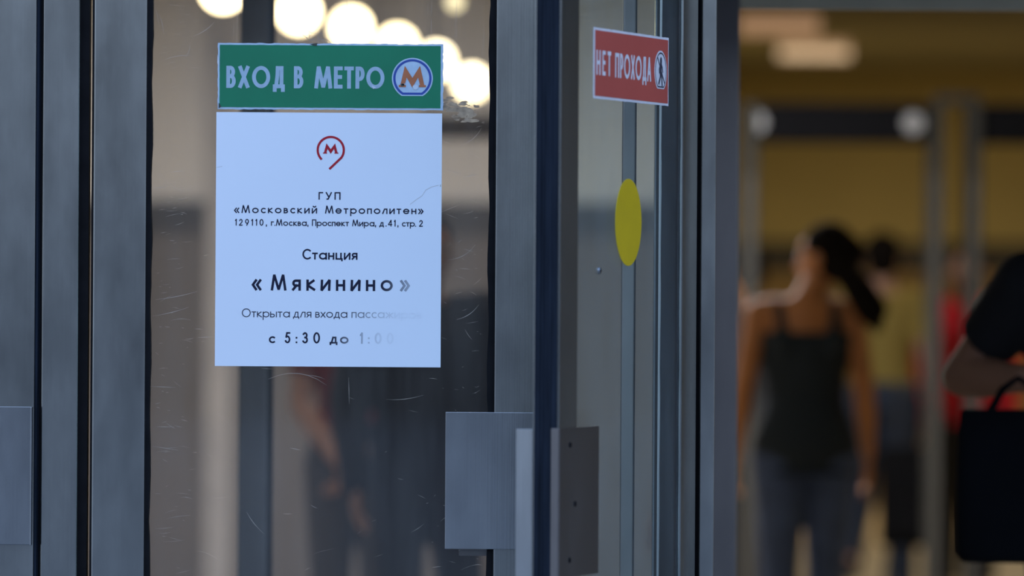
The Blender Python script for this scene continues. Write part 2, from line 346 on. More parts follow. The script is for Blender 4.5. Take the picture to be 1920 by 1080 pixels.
# ---------------------------------------------------------------- door leaves
LEAF_T = .047
def leaf(name, W, hinge, rz, glass, sh=.100, sl=.100, ext_handle=True, ext_z=(.950, 1.207), int_z=(.935, 1.196), gy=.020):
    d = empty(name, (hinge[0], hinge[1], 0), rz, kind='structure')
    T = LEAF_T; z0, z1 = .012, 2.10; gk = .009
    obj('hinge_stile', B(0, sh, 0, T, z0, z1, bev=.0025), STEEL, d)
    obj('lock_stile', B(W-sl, W-.0015, 0, T, z0, z1, bev=.0025), STEEL, d)
    obj('top_rail', B(sh, W-sl, .001, T-.001, z1-.10, z1, bev=.002), STEEL, d)
    obj('bottom_rail', B(sh, W-sl, .001, T-.001, z0, z0+.22, bev=.002), STEEL, d)
    # slightly wavy rubber gasket round the pane
    rnd = random.Random(hash(name) % 1000 if False else len(name)+int(W*1000))
    bm = bmesh.new()
    for side in (0, 1):
        n = 60; prev = None
        for i in range(n+1):
            z = z0+.22+(z1-.10-z0-.22)*i/n
            ww = gk+.0012*math.sin(i*.9+side)+rnd.uniform(-.0007, .0007)
            xa, xb = (sh, sh+ww) if side == 0 else (W-sl-ww-.004, W-sl)
            ring = [bm.verts.new((xa, .006, z)), bm.verts.new((xb, .008, z)), bm.verts.new((xb, T-.008, z)), bm.verts.new((xa, T-.006, z))]
            if prev:
                for k in range(4): bm.faces.new([prev[k], prev[(k+1) % 4], ring[(k+1) % 4], ring[k]])
            prev = ring
    box(bm, sh, W-sl, .008, T-.008, z0+.22, z0+.22+gk); box(bm, sh, W-sl, .008, T-.008, z1-.10-gk, z1-.10)
    bmesh.ops.recalc_face_normals(bm, faces=bm.faces)
    obj('gasket', bm, RUBBER, d)
    obj('glass_pane', B(sh+.004, W-sl-.004, gy, gy+.006, z0+.224, z1-.104), glass, d)
    # brush seal along the lock edge
    bm = bmesh.new(); box(bm, W-.0015, W+.0045, .003, T-.003, z0, z1, bev=.002)
    for y in (.010, .0165, .030): box(bm, W+.003, W+.0065, y, y+.004, z0, z1, bev=.0015)
    obj('edge_seal', bm, SEAL, d)
    # outside pull: sheet steel box standing off the leaf
    a, b = ext_z
    bm = bmesh.new()
    box(bm, W-.196, W-.003, -.0045, -.0005, a, b, bev=.0012); box(bm, W-.006, W-.003, -.031, -.002, a, b, bev=.001)
    hp = obj('handle_plate', bm, STEEL2, d)
    a, b = int_z
    iw = .222 if name == 'door_3' else .170
    bm = bmesh.new(); box(bm, W-iw, W+.004, T, T+.0035, a, b, bev=.0012); box(bm, W+.001, W+.005, T-.012, T+.002, a, b, bev=.001)
    ip = obj('push_plate', bm, STEELDK, d)
    for (u, z) in ((.055, b-.030), (.085, (a+b)/2-.003), (.055, a+.03)):
        bm = bmesh.new(); cyl(bm, (W-u, T+.001, z), (W-u, T+.0052, z), .0055, .0045, 12)
        sc = obj('screw', bm, RUBBER, ip)
    return d
HX, HYY = X(174), 0.0
door1 = leaf('door_1', .859, (X(174), 0), 0, GLASS, sh=.099, sl=.105)
door2 = leaf('door_2', .855, (X(69)-.857, 0), 0, GLASS, sh=.100, sl=.105, ext_z=(.953, 1.212))
OA = R(-108.54)
door3 = leaf('door_3', .83, (.3015, -.004), OA, GLASS2, sh=.095, sl=.105, ext_z=(.92, 1.196), int_z=(.937, 1.198), gy=.036)

# posts and frame of the front line
def post(name, x0, x1, y0, y1, mat=STEEL, z1=2.2, bev=.004, parent=None, **k):
    return obj(name, B(x0, x1, y0, y1, 0, z1, bev=bev, seg=3), mat, parent, **k)
tr1 = empty('trim_1', (0, 0, 0), kind='structure')
post('post', X(79), X(147), -.004, .09, parent=tr1, mat=STEEL)
for a in ((X(70.5), X(79), .012, .07, 0, 2.1), (X(147), X(164.5), .012, .05, 0, 2.1), (X(170.2), X(174), .006, .044, 0, 2.1)): obj('seal', B(*a), RUBBER, tr1)
# a worn slit stays open between the two seals
tr2 = empty('trim_2', (0, 0, 0), kind='structure')
post('post', X(1313), X(1341), -.006, .10, parent=tr2)
obj('seal', B(X(1296), X(1313), .03, .08, 0, 2.1), RUBBER, tr2)
tr3 = empty('trim_3', (0, 0, 0), kind='structure')
obj('head_rail', B(-2.7, 2.15, -.002, .10, 2.115, 2.2, bev=.003), STEEL, tr3)
post('post', .077, .118, 0, .09, parent=tr3)
post('post', -2.70, -1.757, 0.0, .09, parent=tr3)
post('post', 2.05, 2.15, 0.0, .09, parent=tr3)
# narrow fixed light between the two pairs, seen through the open leaf
win = empty('window_1', (0, 0, 0), kind='structure')
post('mullion', X(1166), X(1190), .02, .08, parent=win, bev=.003, mat=BRONZE)
for a in ((X(1190), X(1192.5), .03, .07, 0, 2.1), (X(1230), X(1244), .05, .09, 0, 2.1)): obj('seal', B(*a), RUBBER, win)
post('mullion', X(1226.5), X(1230), .02, .08, parent=win, bev=.001)
obj('glass_pane', B(X(1244), X(1296), .06, .066, .02, 2.1), GLASS, win)
obj('glass_pane', B(.118, X(1166), .045, .051, .02, 2.1), GLASS, win)
obj('glass_pane', B(X(1192.5), X(1226.5), .045, .051, .02, 2.1), GLASS, win)

# inner door line, 1.8 m further in
IY = 1.8; ks = (FOC_D+IY)/FOC_D
tr4 = empty('trim_4', (0, IY, 0), kind='structure')
def PX(px, d): return (px-960)/1000*d/FOC_D
def PZ(py, d): return CAM_H+(530-py)/1000*d/FOC_D
IN = FOC_D+IY
obj('post', B(PX(448, IN), PX(502, IN), 0, .07, 0, 2.35, bev=.003), STEEL, tr4)
obj('seal', B(PX(502, IN), PX(512, IN), .01, .06, 0, 2.35), RUBBER, tr4)
obj('post', B(PX(1330, IN), PX(1384, IN), 0, .09, 0, 2.35, bev=.003), STEELDK, tr4)
obj('head_rail', B(PX(1384, IN), 2.6, 0, .09, 2.055, 2.35, bev=.003), pmat('pale_rail', (.62, .56, .40), .8, spec=.1), tr4)
obj('post', B(2.6, 2.7, 0, .09, 0, 2.35, bev=.003), STEELIN, tr4)
obj('head_rail', B(-2.7, PX(1330, IN), 0, .09, 2.20, 2.35, bev=.003), STEELIN, tr4)

# scratches, haze lines and glue on the pane of door_1
bm = bmesh.new(); rnd = random.Random(11)
def scr(x, z, L, a, wd, curve=0):
    q = []; n = 6
    pts = []
    for i in range(n+1):
        t = i/n-.5; pts.append((x+L*t*math.cos(a)-curve*L*(t*t)*math.sin(a), z+L*t*math.sin(a)+curve*L*t*t*math.cos(a)))
    for i in range(n):
        p, r_ = pts[i], pts[i+1]; dx, dz = r_[0]-p[0], r_[1]-p[1]; l = math.hypot(dx, dz); nx, nz = -dz/l, dx/l
        wa = wd*(1-abs(i/n-.5)*1.6); wb_ = wd*(1-abs((i+1)/n-.5)*1.6)
        vs = [bm.verts.new((p[0]+nx*wa, .0197, p[1]+nz*wa)), bm.verts.new((p[0]-nx*wa, .0197, p[1]-nz*wa)), bm.verts.new((r_[0]-nx*wb_, .0197, r_[1]-nz*wb_)), bm.verts.new((r_[0]+nx*wb_, .0197, r_[1]+nz*wb_))]
        bm.faces.new(vs)
GX0, GX1 = .112, .745        # local x range of the pane
def inpane(x): return GX0+.003 < x < GX1-.012
for i in range(330):
    k = rnd.random()
    if k < .42: x = GX0+abs(rnd.gauss(0, .045)); a = rnd.gauss(0, .22)
    elif k < .75: x = GX1-.015-abs(rnd.gauss(0, .045)); a = rnd.gauss(0, .45)
    else: x = rnd.uniform(GX0, GX1); a = rnd.uniform(-.7, .7)
    z = rnd.uniform(.9, 2.0); L = rnd.choice((.006, .012, .02, .035))*rnd.uniform(.5, 1.3)
    if inpane(x-L/2) and inpane(x+L/2): scr(x, z, L, a, rnd.uniform(.00012, .00030), rnd.uniform(-.3, .3))
for (px, py, L, a, c) in ((380, 60, .05, .6, .3), (300, 48, .04, 1.8, .2), (330, 108, .06, .15, -.3), (655, 60, .04, 1.3, .2), (300, 355, .035, .1, 0), (330, 325, .03, .1, 0), (560, 703, .11, -.1, -.6), (478, 985, .05, -.9, .2), (655, 735, .05, 1.6, 0), (885, 260, .05, .7, .4), (868, 480, .06, .5, .5), (880, 590, .05, .6, .4), (760, 750, .07, .12, .2), (330, 560, .08, .2, .1), (320, 590, .07, .25, .1), (385, 636, .03, .05, 0), (305, 730, .05, -.03, 0), (310, 805, .035, 0, 0), (310, 845, .05, -.15, 0), (350, 100, .03, 1.2, .4), (290, 30, .05, 1.8, .1), (555, 845, .02, -.2, 0), (880, 330, .03, .2, .1)):
    scr(X(px)-X(174), Z(py), L, a, .00042, c)
for i in range(16):  # fine vertical runs near the top
    px = rnd.choice((435, 440, 596, 650, 660, 850, 880, 905, 800)); scr(X(px+rnd.uniform(-6, 6))-X(174), Z(rnd.uniform(0, 110)), rnd.uniform(.03, .1), PI/2+rnd.gauss(0, .02), .00022)
for i in range(26):  # scuffed patch over the green sign
    scr(X(rnd.gauss(596, 14))-X(174), Z(rnd.gauss(74, 7)), rnd.uniform(.006, .022), rnd.uniform(0, 3.1), .0004, rnd.uniform(-.5, .5))
bmesh.ops.recalc_face_normals(bm, faces=bm.faces)
obj('scratches', bm, SCR, door1, kind='stuff')
bm = bmesh.new()
for i in range(90):
    t = rnd.random(); cx = X(832+t*55+rnd.gauss(0, 4))-X(174); cz = Z(196+t*22+rnd.gauss(0, 9)); r_ = rnd.uniform(.0012, .0055)
    if cx > GX1-.012: continue
    n = 7; vs = [bm.verts.new((cx+r_*rnd.uniform(.5, 1.6)*math.cos(2*PI*k/n)*1.5, .0196-.00001*i/9, cz+r_*rnd.uniform(.4, .9)*math.sin(2*PI*k/n))) for k in range(n)]
    bm.faces.new(vs)
obj('glue_residue', bm, RESID, door1, kind='stuff')

# ---------------------------------------------------------------- signs and stickers
GP = .0198   # front of the pane
def at_u(px, c=617): return (px-c)/1000
# poster
pc = (402.5+827)/2
poster = empty('poster', (X(pc), GP, Z(690)), 0, label='large pale blue white paper notice with black print under the green sign', category='poster')
slab('paper', rrect(-.212, .212, 0, .477), -.0009, -.0001, PAPER, poster)
V = lambda py: (690-py)/1000
U = lambda px: (px-pc)/1000
INK = (.012, .014, .035)
def line(mat, words, yb, H, w, xh=.62, cond=1.0):
    for s, a, b in words:
        q = []; text(q, s, U(a), U(b), V(yb), H/1000, w, xh, cond); flat('lettering', q, mat, poster, -.0011)
ink0 = inkmat('black_ink', INK, PAPERC, 5, 6, 0)
line(ink0, [('ГУП', 595.5, 637)], 376.5, 14.5, .17, cond=1.2)
line(ink0, [('«Московский', 437, 593), ('Метрополитен»', 608, 793)], 402.5, 15, .15, .68, 1.08)
line(ink0, [('129110,', 439, 499), ('г.Москва,', 506.5, 577), ('Проспект', 583.5, 653), ('Мира,', 659, 704), ('д.41,', 710, 746), ('стр.', 752.5, 779), ('2', 785, 793)], 426, 12.5, .15, .66)
line(ink0, [('Станция', 566, 669.5)], 489, 20, .15, .66)
line(inkmat('worn_ink_name', INK, PAPERC, .095, .20, .85), [('«', 471, 495), ('Мякинино', 507, 736), ('»', 750, 773)], 547.5, 30, .155, .70)
line(inkmat('worn_ink_line', INK, PAPERC, .02, .15, .985), [('Открыта', 453, 543), ('для', 549, 583.5), ('входа', 591, 651), ('пассажиров', 659, 790)], 598, 16.5, .10, .66)
line(inkmat('worn_ink_hours', INK, PAPERC, .0, .12, .93), [('с', 504, 516), ('5:30', 534, 600), ('до', 618, 653.5), ('1:00', 675, 738)], 646.5, 21, .15, .62)
# round emblem with tail
q = []
cx, cy = U(618), V(283)
stroke(q, [(cx+.0245*math.cos(R(a)), cy+.0245*math.sin(R(a))) for a in range(222, -41, -6)]+[(U(617), V(317.5))], .0042)
def mletter(q, x0, x1, yb, yt, serif=1):
    w_ = x1-x0; h = yt-yb
    o = [(-25, 164), (-25, 160), (-22, 160), (-14, 124.5), (0, 147), (14, 124.5), (22, 160), (25, 160), (25, 164), (12, 164), (12, 160), (14, 160), (10.5, 146), (0, 165), (-10.5, 146), (-14, 160), (-12, 160), (-12, 164)]
    q.append([(x0+w_*(x+25)/50, yb+h*(164.5-y)/40) for x, y in o])
mletter(q, U(603.5), U(632.5), V(290), V(270.5))
flat('emblem', q, CRIMSON, poster, -.0012)
CREASE = pmat('crease_line', (.42, .40, .36), .7)
for pl, wd in (([(768, 384), (778, 376), (790, 368), (797, 357), (808, 351), (821, 348)], .0006), ([(824.5, 350), (824.5, 347.5)], .0016), ([(404, 317), (414, 315)], .0005)):
    q = []; stroke(q, [(U(a), V(b)) for a, b in pl], wd); flat('crease', q, CREASE, poster, -.0012)

# green sign
gc = 616.5
gs = empty('metro_sign', (X(gc), GP, Z(207.5)), 0, label='green entrance sign with pale lettering and round orange letter emblem', category='sign')
U = lambda px: (px-gc)/1000
V = lambda py: (207.5-py)/1000
slab('sign_backing', rrect(U(405), U(828.5), 0, .1245, .0007), -.0012, -.0001, PALE, gs)
slab('sign_face', rrect(U(408.5), U(823.5), V(203.5), V(86.5), .0002), -.0018, -.0012, GREEN, gs)
q = []
for wd, a, b in (('ВХОД', 421, 531), ('В', 548, 568.5), ('МЕТРО', 586.5, 718)):
    q = []; text(q, wd, U(a), U(b), V(167.5), .0415, (.172 if wd != 'В' else .165), cond=.82); flat('lettering', q, LETTER, gs, -.0020)
def badge(par, cx, cy, r, fy, ring, rcol, fill, depth):
    slab('emblem_disc', badge_outline(cx, cy, r, fy), -depth-.0004, -depth+.0001, fill, par)
    q = []; o = badge_outline(cx, cy, r*.88, fy+r*.11); stroke(q, o, ring, closed=True)
    flat('emblem_ring', q, rcol, par, -depth-.0006)
badge(gs, U(770.5), V(147.5), .0385, V(180.5), .0042, BLUE, PALE, .0019)
q = []; cxm = 770.5
P = lambda x, y: (U(x), V(y))
mletter(q, U(cxm-25.5), U(cxm+25.5), V(164.5), V(124))
flat('emblem_letter', q, ORANGE, gs, -.0028)
CHIPD = pmat('chip_marks', (.05, .06, .05), .8); CHIPW = pmat('white_chips', (.55, .62, .68), .7)
for pl, mt in (([(577, 84), (592, 82.5), (590, 88), (583, 86.5)], CHIPD), ([(407, 195), (412, 203), (407, 206)], CHIPD), ([(748, 158), (754, 157), (756, 161), (750, 163)], CHIPD),
               ([(750, 159), (757, 157.5), (754, 161)], CHIPW), ([(771, 162), (774, 159.5), (779, 159), (782, 162), (781, 167), (777, 169), (773, 168)], CHIPW), ([(694, 161), (703, 165), (697, 168)], CHIPW), ([(404.5, 105), (408, 118), (406, 128), (404, 120)], CHIPW)):
    flat('chip', [[P(*p) for p in pl]], mt, gs, -.0031)

# red sign on the open leaf (its inner face, seen from here)
def leafpt(s, z, off=0):   # s: metres from the near (lock) edge along the leaf, off: out of its inner face pane
    W = .83; x = W-s; y = .0422+off
    c, sn = math.cos(OA), math.sin(OA)
    return (.3015+x*c-y*sn, -.004+x*sn+y*c, z)
frz = OA-PI      # u axis runs from lock edge towards the hinge, faces along the leaf's inner normal
rs = empty('no_passage_sign', leafpt(.2, 1.777), frz, label='red sign with pale lettering and a crossed walking figure on the open door', category='sign')
slab('sign_backing', rrect(0, .452, 0, .1255, .0004), -.0012, -.0001, REDLET, rs)
slab('sign_face', rrect(.0055, .4465, .0045, .121), -.0018, -.0012, REDS, rs)
q = []
text(q, 'НЕТ', .012, .098, .0420, .0440, .16, cond=.92); flat('lettering', q, REDLET, rs, -.0020)
q = []; text(q, 'ПРОХОДА', .122, .340, .0410, .0440, .16, cond=.84); flat('lettering', q, REDLET, rs, -.0020)
slab('emblem_disc', badge_outline(.399, .062, .038, .030), -.0024, -.0017, REDLET, rs)
q = []; stroke(q, badge_outline(.399, .062, .0335, .0335), .0026, closed=True)
flat('emblem_ring', q, DARKINK, rs, -.0026)
q = []
o = lambda x, y: (.399+x/1000, .062+y/1000)
stroke(q, [o(-20, 24), o(22, -20)], .0035)
stroke(q, [o(0, 15), o(-1, -2)], .011); stroke(q, [o(0, -2), o(-5, -13), o(-12, -22)], .006); stroke(q, [o(0, -2), o(6, -12), o(8, -24)], .006)
stroke(q, [o(-2, 14), o(-10, 4), o(-9, -2)], .0042); stroke(q, [o(2, 14), o(9, 6), o(11, 0)], .0042)
q.append(arc(.399, .062+.021, .0052, .0052, 0, 360, 14)[:-1])
flat('emblem_figure', q, DARKINK, rs, -.0028)
# yellow marking dot
ys = empty('round_sticker', leafpt(.412, Z(424)+.004), frz, label='round yellow marking sticker on the glass of the open door', category='sticker')
slab('film', arc(0, 0, .0785, .0785, 0, 360, 64)[:-1], -.0010, -.0001, YELLOW, ys)
# small bolt head
bt = empty('bolt', leafpt(.238, Z(508)), frz, label='small round steel bolt in the open door glass, below left of the yellow sticker', category='bolt')
bm = bmesh.new(); cyl(bm, (0, 0, 0), (0, -.004, 0), .0065, .0055, 18); obj('head', bm, STEEL2, bt)
bm = bmesh.new(); cyl(bm, (0, -.0039, 0), (0, -.0048, 0), .0026, .0026, 6); obj('socket', bm, RUBBER, bt)

# ---------------------------------------------------------------- lamps
GLOBE = emat('globe_glass', (1.0, .80, .46), 9.0)
DARKM = pmat('dark_metal', (.03, .03, .03), .5)
labels = ['first round lamp, mostly hidden past the top edge left of the blue post', 'second round lamp, bright just right of the post above the green sign', 'third round lamp, above the middle of the green sign',
          'fourth round lamp, peeping over the right half of the green sign', 'fifth round lamp, largely hidden by the right end of the green sign', 'sixth and lowest round lamp, glowing right of the green sign']
for i, (px, d, lb) in enumerate(zip((415, 557, 655, 742, 815, 882), (15.6, 16.9, 17.9, 19.2, 20.6, 22.8), labels)):
    x = PX(px, d); z = 2.25
    g = empty('globe_lamp', (x, d-FOC_D, 2.9), 0, label='warm glowing '+lb, category='lamp', group='row of globe lamps')
    bm = bmesh.new(); ball(bm, (0, 0, z-2.9), .066, 24); obj('globe', bm, GLOBE, g, True)
    bm = bmesh.new(); cyl(bm, (0, 0, z-2.9+.06), (0, 0, 0), .0025, n=8); obj('stem', bm, DARKM, g)
    bm = bmesh.new(); cyl(bm, (0, 0, -.03), (0, 0, 0), .04, .05); obj('canopy', bm, DARKM, g)
g = empty('globe_lamp', (PX(850, 17), 17-FOC_D, 2.9), 0, label='small dim round lamp at the top, above the right end of the green sign', category='lamp')
bm = bmesh.new(); ball(bm, (0, 0, PZ(5, 17)-2.9), .030, 20); obj('globe', bm, emat('dim_globe_glass', (1., .85, .5), 1.6), g, True)
bm = bmesh.new(); cyl(bm, (0, 0, PZ(5, 17)-2.9+.028), (0, 0, 0), .002, n=8); obj('stem', bm, DARKM, g)
# ceiling panels
DIFF = emat('dim_diffuser', (.62, .35, .19), .55)
for (px0, px1, d, lb) in ((1380, 1534, 31.0, 'rectangular ceiling light, the upper one touching the door frame'), (1458, 1590, 34.3, 'rectangular ceiling light, the lower one right of the other')):
    x0, x1 = PX(px0, d), PX(px1, d); hw = (x1-x0)/2
    g = empty('ceiling_light', ((x0+x1)/2, d-FOC_D, 2.92), 0, label='dim orange '+lb, category='ceiling light', group='ceiling lights of the far hall')
    obj('diffuser', B(-hw+.004, hw-.004, -.07, .07, -.108, -.012, bev=.012), DIFF, g)
    obj('mount', B(-hw, hw, -.075, .075, -.012, 0), CEILL, g)
# unseen area lights added above the frame to fill the hall, no fixtures
def panel(x, y, sx, sy, col, watts):
    l = bpy.data.lights.new('hall_fill', 'AREA'); l.shape = 'RECTANGLE'; l.size = sx; l.size_y = sy; l.color = col; l.energy = watts
    o = bpy.data.objects.new('hall_fill_light', l); COL.objects.link(o); o.location = (x, y, 2.86)
panel(-.6, 11.0, 3.4, 1.2, (.94, .95, 1.0), 260)
panel(-1.0, 6.5, 3.0, 1.0, (1, .92, .85), 18)
panel(2.6, 9.5, 2.0, 1.2, (1, .78, .45), 9)
panel(2.8, 15.5, 2.0, 2.0, (1, .78, .45), 16)
panel(2.8, 24.0, 3.0, 3.0, (1, .80, .5), 95)

# dark hanging board behind the pane
hb = empty('hanging_board', (PX(885, 21), 21-FOC_D, 2.9), 0, label='blurred dark hanging board beside the lowest round lamp behind the glass', category='board')
obj('panel', B(-.20, .20, -.03, .03, PZ(262, 21)-2.9, PZ(215, 21)-2.9, bev=.004), pmat('board_dark', (.05, .045, .05), .6), hb)
for s in (-.15, .15):
    bm = bmesh.new(); cyl(bm, (s, 0, PZ(215, 21)-2.9), (s, 0, 0), .004, n=8); obj('rod', bm, DARKM, hb)

# ---------------------------------------------------------------- metal detectors
GREYP = pmat('arch_grey', (.034, .033, .028), .8, spec=.2); BLK = pmat('arch_black', (.006, .006, .007), .9, spec=.05)
LEDM = emat('arch_lamp', (.30, .30, .31), .03)
def detector(x0, x1, y, label, lamps, zt=2.2, zb=2.04):
    cx_ = (x0+x1)/2; hw = (x1-x0)/2; D = .34
    t = empty('metal_detector', (cx_, y, 0), 0, label=label, category='metal detector', group='metal detector arches')
    for s in (-1, 1):
        a, b = sorted((s*hw, s*(hw-.052)))
        p = obj('side_panel', B(a, b, 0, D, .0, zt-.0, bev=.012), GREYP, t)
        obj('edge_strip', B(a+.010, b-.010, -.008, .002, .10, zt-.3, bev=.003), pmat('strip_grey', (.055, .053, .046), .8) if 'strip_grey' not in MATS else MATS['strip_grey'], p)
        obj('foot', B(a-.03, b+.03, -.05, D+.05, 0, .04, bev=.008), BLK, p)
    c = obj('control_beam', B(-hw+.062, hw-.062, .02, D-.02, zb, zt, bev=.01), BLK, t)
    for xx in lamps:
        bm = bmesh.new(); xx -= cx_; cyl(bm, (xx, .021, (zt+zb)/2), (xx, .008, (zt+zb)/2), .043, .040, 24); obj('indicator_lamp', bm, LEDM, c)
    return t
MD = 23.5
detector(PX(1396, MD), PX(1768, MD), MD-FOC_D, 'metal detector arch with black top beam around the woman in the tank top', (PX(1417, MD), PX(1711, MD)))
detector(PX(1816, MD), PX(2190, MD), MD-FOC_D, 'metal detector arch at the right edge beside the man in black', (PX(1975, MD), PX(2132, MD)))
br = obj('cable_duct', B(PX(1752, MD)+.0, PX(1835, MD), MD-FOC_D+.02, MD-FOC_D+.07, 2.2, 2.24, bev=.004), GREYP, label='pale duct bridging the tops of the two metal detector arches', category='duct')

# ---------------------------------------------------------------- people
SKIN = pmat('tan_skin', (.52, .21, .07), .55, var=.06, scale=10)
SKIN2 = pmat('fair_skin', (.52, .30, .22), .55, var=.06, scale=10)
HAIR = pmat('dark_hair', (.010, .008, .007), .95, spec=.05, var=.3, scale=40, stretch=(1, 1, .2))
EYEW = pmat('eye_white', (.7, .7, .68), .2); 
def capsule(bm, p0, p1, r0, r1, n=12):
    p0, p1 = Vector(p0), Vector(p1)
    if (p1-p0).length > 1e-5: cyl(bm, p0, p1, r0, r1, n)
    ball(bm, p0, r0*1.0, n); ball(bm, p1, r1*1.0, n)
def loft(bm, secs, n=20):
    """secs: (z, rx, ry, x, y)"""
    prev = None; first = None
    for s in secs:
        z, rx, ry, ox, oy = s
        ring = [bm.verts.new((ox+rx*math.cos(2*PI*k/n), oy+ry*math.sin(2*PI*k/n), z)) for k in range(n)]
        if prev:
            for k in range(n): bm.faces.new([prev[k], prev[(k+1) % n], ring[(k+1) % n], ring[k]])
        else: bm.faces.new(ring[::-1])
        prev = ring
    bm.faces.new(prev)
def fuse(name, bm, mat, parent, vox=.009, smooth=6, sc=1):
    me = bpy.data.meshes.new('tmp'); bmesh.ops.recalc_face_normals(bm, faces=bm.faces); bm.to_mesh(me); bm.free()
    o = bpy.data.objects.new('tmp', me); COL.objects.link(o)
    m = o.modifiers.new('r', 'REMESH'); m.mode = 'VOXEL'; m.voxel_size = vox
    s = o.modifiers.new('s', 'SMOOTH'); s.factor = .5; s.iterations = smooth
    dg = bpy.context.evaluated_depsgraph_get(); dg.update()
    nm = bpy.data.meshes.new_from_object(o.evaluated_get(dg)); bpy.data.objects.remove(o)
    for p in nm.polygons: p.use_smooth = True
    nm.name = name; nm.materials.clear(); nm.materials.append(mat)
    r = bpy.data.objects.new(name, nm); COL.objects.link(r); r.parent = parent
    return r
def hand(bm, wr, d, n):
    """palm and five fingers; d: along the hand, n: palm normal (fingers curl towards it)"""
    wr, d, n = Vector(wr), Vector(d).normalized(), Vector(n).normalized(); n = (n-d*n.dot(d)).normalized(); s = d.cross(n)
    for k in range(4):
        o = (k-1.5)*.0195
        capsule(bm, wr+d*.012+s*o*.7, wr+d*.082+s*o, .0135, .0115, 8)
        L = (.062, .074, .070, .054)[k]; b0 = wr+d*.085+s*o*1.02; m = b0+d*L*.5+n*.010+s*o*.12; e = m+d*L*.42+n*.022
        capsule(bm, b0, m, .0092, .0084, 8); capsule(bm, m, e, .0084, .0070, 8)
    t0 = wr+d*.022-s*.022; t1 = t0+d*.034-s*.026+n*.012; t2 = t1+d*.030-s*.004+n*.010
    capsule(bm, t0, t1, .0125, .0105, 8); capsule(bm, t1, t2, .0100, .0085, 8)
def person(label, loc, rz, H=1.70, female=True, skin=None, hair='short', head_yaw=0, head_off=(0, 0), top=None, topmat=None, sleeve='short', bottom=None, group=None,
           el=None, wl=None, er=None, wr=None, kl=None, al=None, kr=None, ar=None, hem=.86, haircol=None, neckline=1.40):
    skin = skin or SKIN; haircol = haircol or HAIR
    t = empty('person', loc, rz, label=label, category='person')
    f = H/1.70
    t.scale = (f, f, f)
    sw = .165 if female else .19
    shl, shr = Vector((-sw, 0, 1.385)), Vector((sw, 0, 1.385))
    el = Vector(el or (-sw-.045, -.03, 1.10)); wl = Vector(wl or (-sw-.055, .06, .86)); er = Vector(er or (sw+.045, -.03, 1.10)); wr = Vector(wr or (sw+.055, .06, .86))
    hpl, hpr = Vector((-.085, 0, .90)), Vector((.085, 0, .90))
    kl = Vector(kl or (-.085, .03, .49)); al = Vector(al or (-.09, -.02, .085)); kr = Vector(kr or (.085, .03, .49)); ar = Vector(ar or (.09, -.02, .085))
    k = 1.0 if female else 1.12
    hipw = .165 if female else .155
    torso = [(.86, .13, .085, 0, 0), (.90, hipw, .105, 0, -.005), (.96, hipw*.97, .108, 0, -.01), (1.02, .138*k, .095, 0, 0), (1.09, .118*k, .085, 0, .01), (1.17, .128*k, .092, 0, .01),
             (1.25, .145*k, .105, 0, .008), (1.32, .152*k, .103, 0, 0), (1.38, .140*k, .082, 0, -.008), (1.42, .085, .06, 0, -.012), (1.45, .055, .052, 0, -.005)]
    ra = 1.0 if female else 1.22
    bm = bmesh.new(); loft(bm, torso)
    for sh, e, w_, sg in ((shl, el, wl, -1), (shr, er, wr, 1)):
        capsule(bm, (sh.x*.55, 0, 1.395), sh, .050, .052*ra*.95); capsule(bm, sh, e, .048*ra, .037*ra); capsule(bm, e, e+(w_-e)*.35, .037*ra, .038*ra); capsule(bm, e+(w_-e)*.35, w_, .038*ra, .025*ra)
        hand(bm, w_, w_-e, Vector((-sg, .1, 0)) if abs((w_-e).normalized().x) < .7 else Vector((0, .5, -1)))
    for h, kk, a in ((hpl, kl, al), (hpr, kr, ar)):
        capsule(bm, h, kk, .088, .056); capsule(bm, kk, kk+(a-kk)*.3, .054, .056); capsule(bm, kk+(a-kk)*.3, a, .056, .036)
        capsule(bm, a+Vector((0, -.03, -.045)), a+Vector((0, .14, -.055)), .036, .024)
    hx, hy = head_off
    capsule(bm, (0, -.012, 1.42), (hx*.6, .005, 1.50), .054, .050)
    hc = Vector((hx, .012+hy, 1.575)); rot = Matrix.Rotation(head_yaw, 3, 'Z')
    Hp = lambda x, y, z: hc+rot @ Vector((x, y, z))
    ball(bm, Hp(0, -.008, .025), (.076, .093, .085), 20, rot); ball(bm, Hp(0, .015, -.035), (.058, .070, .078), 20, rot); capsule(bm, Hp(0, .055, -.088), Hp(0, .050, -.075), .022, .026)
    capsule(bm, Hp(0, .078, .01), Hp(0, .098, -.028), .010, .014, 8)                      # nose
    capsule(bm, Hp(-.022, .078, -.058), Hp(.022, .078, -.058), .009, .009, 8)            # lips
    capsule(bm, Hp(-.04, .070, .035), Hp(.04, .070, .035), .011, .011, 8)                # brow
    for s in (-1, 1): ball(bm, Hp(s*.077, -.005, -.005), (.012, .022, .032), 10, rot)
    fuse('body', bm, skin, t, vox=.0085, smooth=3)
    for s in (-1, 1):
        bm = bmesh.new(); ball(bm, Hp(s*.031, .070, .012), .0135, 10); obj('eye', bm, EYEW, t, True)
    # hair
    bm = bmesh.new()
    ball(bm, Hp(0, -.022, .040), (.087, .095, .088), 20, rot); ball(bm, Hp(0, -.045, -.005), (.080, .070, .080), 20, rot)
    if hair == 'long': loft(bm, [(1.38, .05, .02, hx, -.09), (1.44, .075, .03, hx, -.085), (1.52, .085, .05, hx, -.06), (1.60, .085, .07, hx, -.03)])
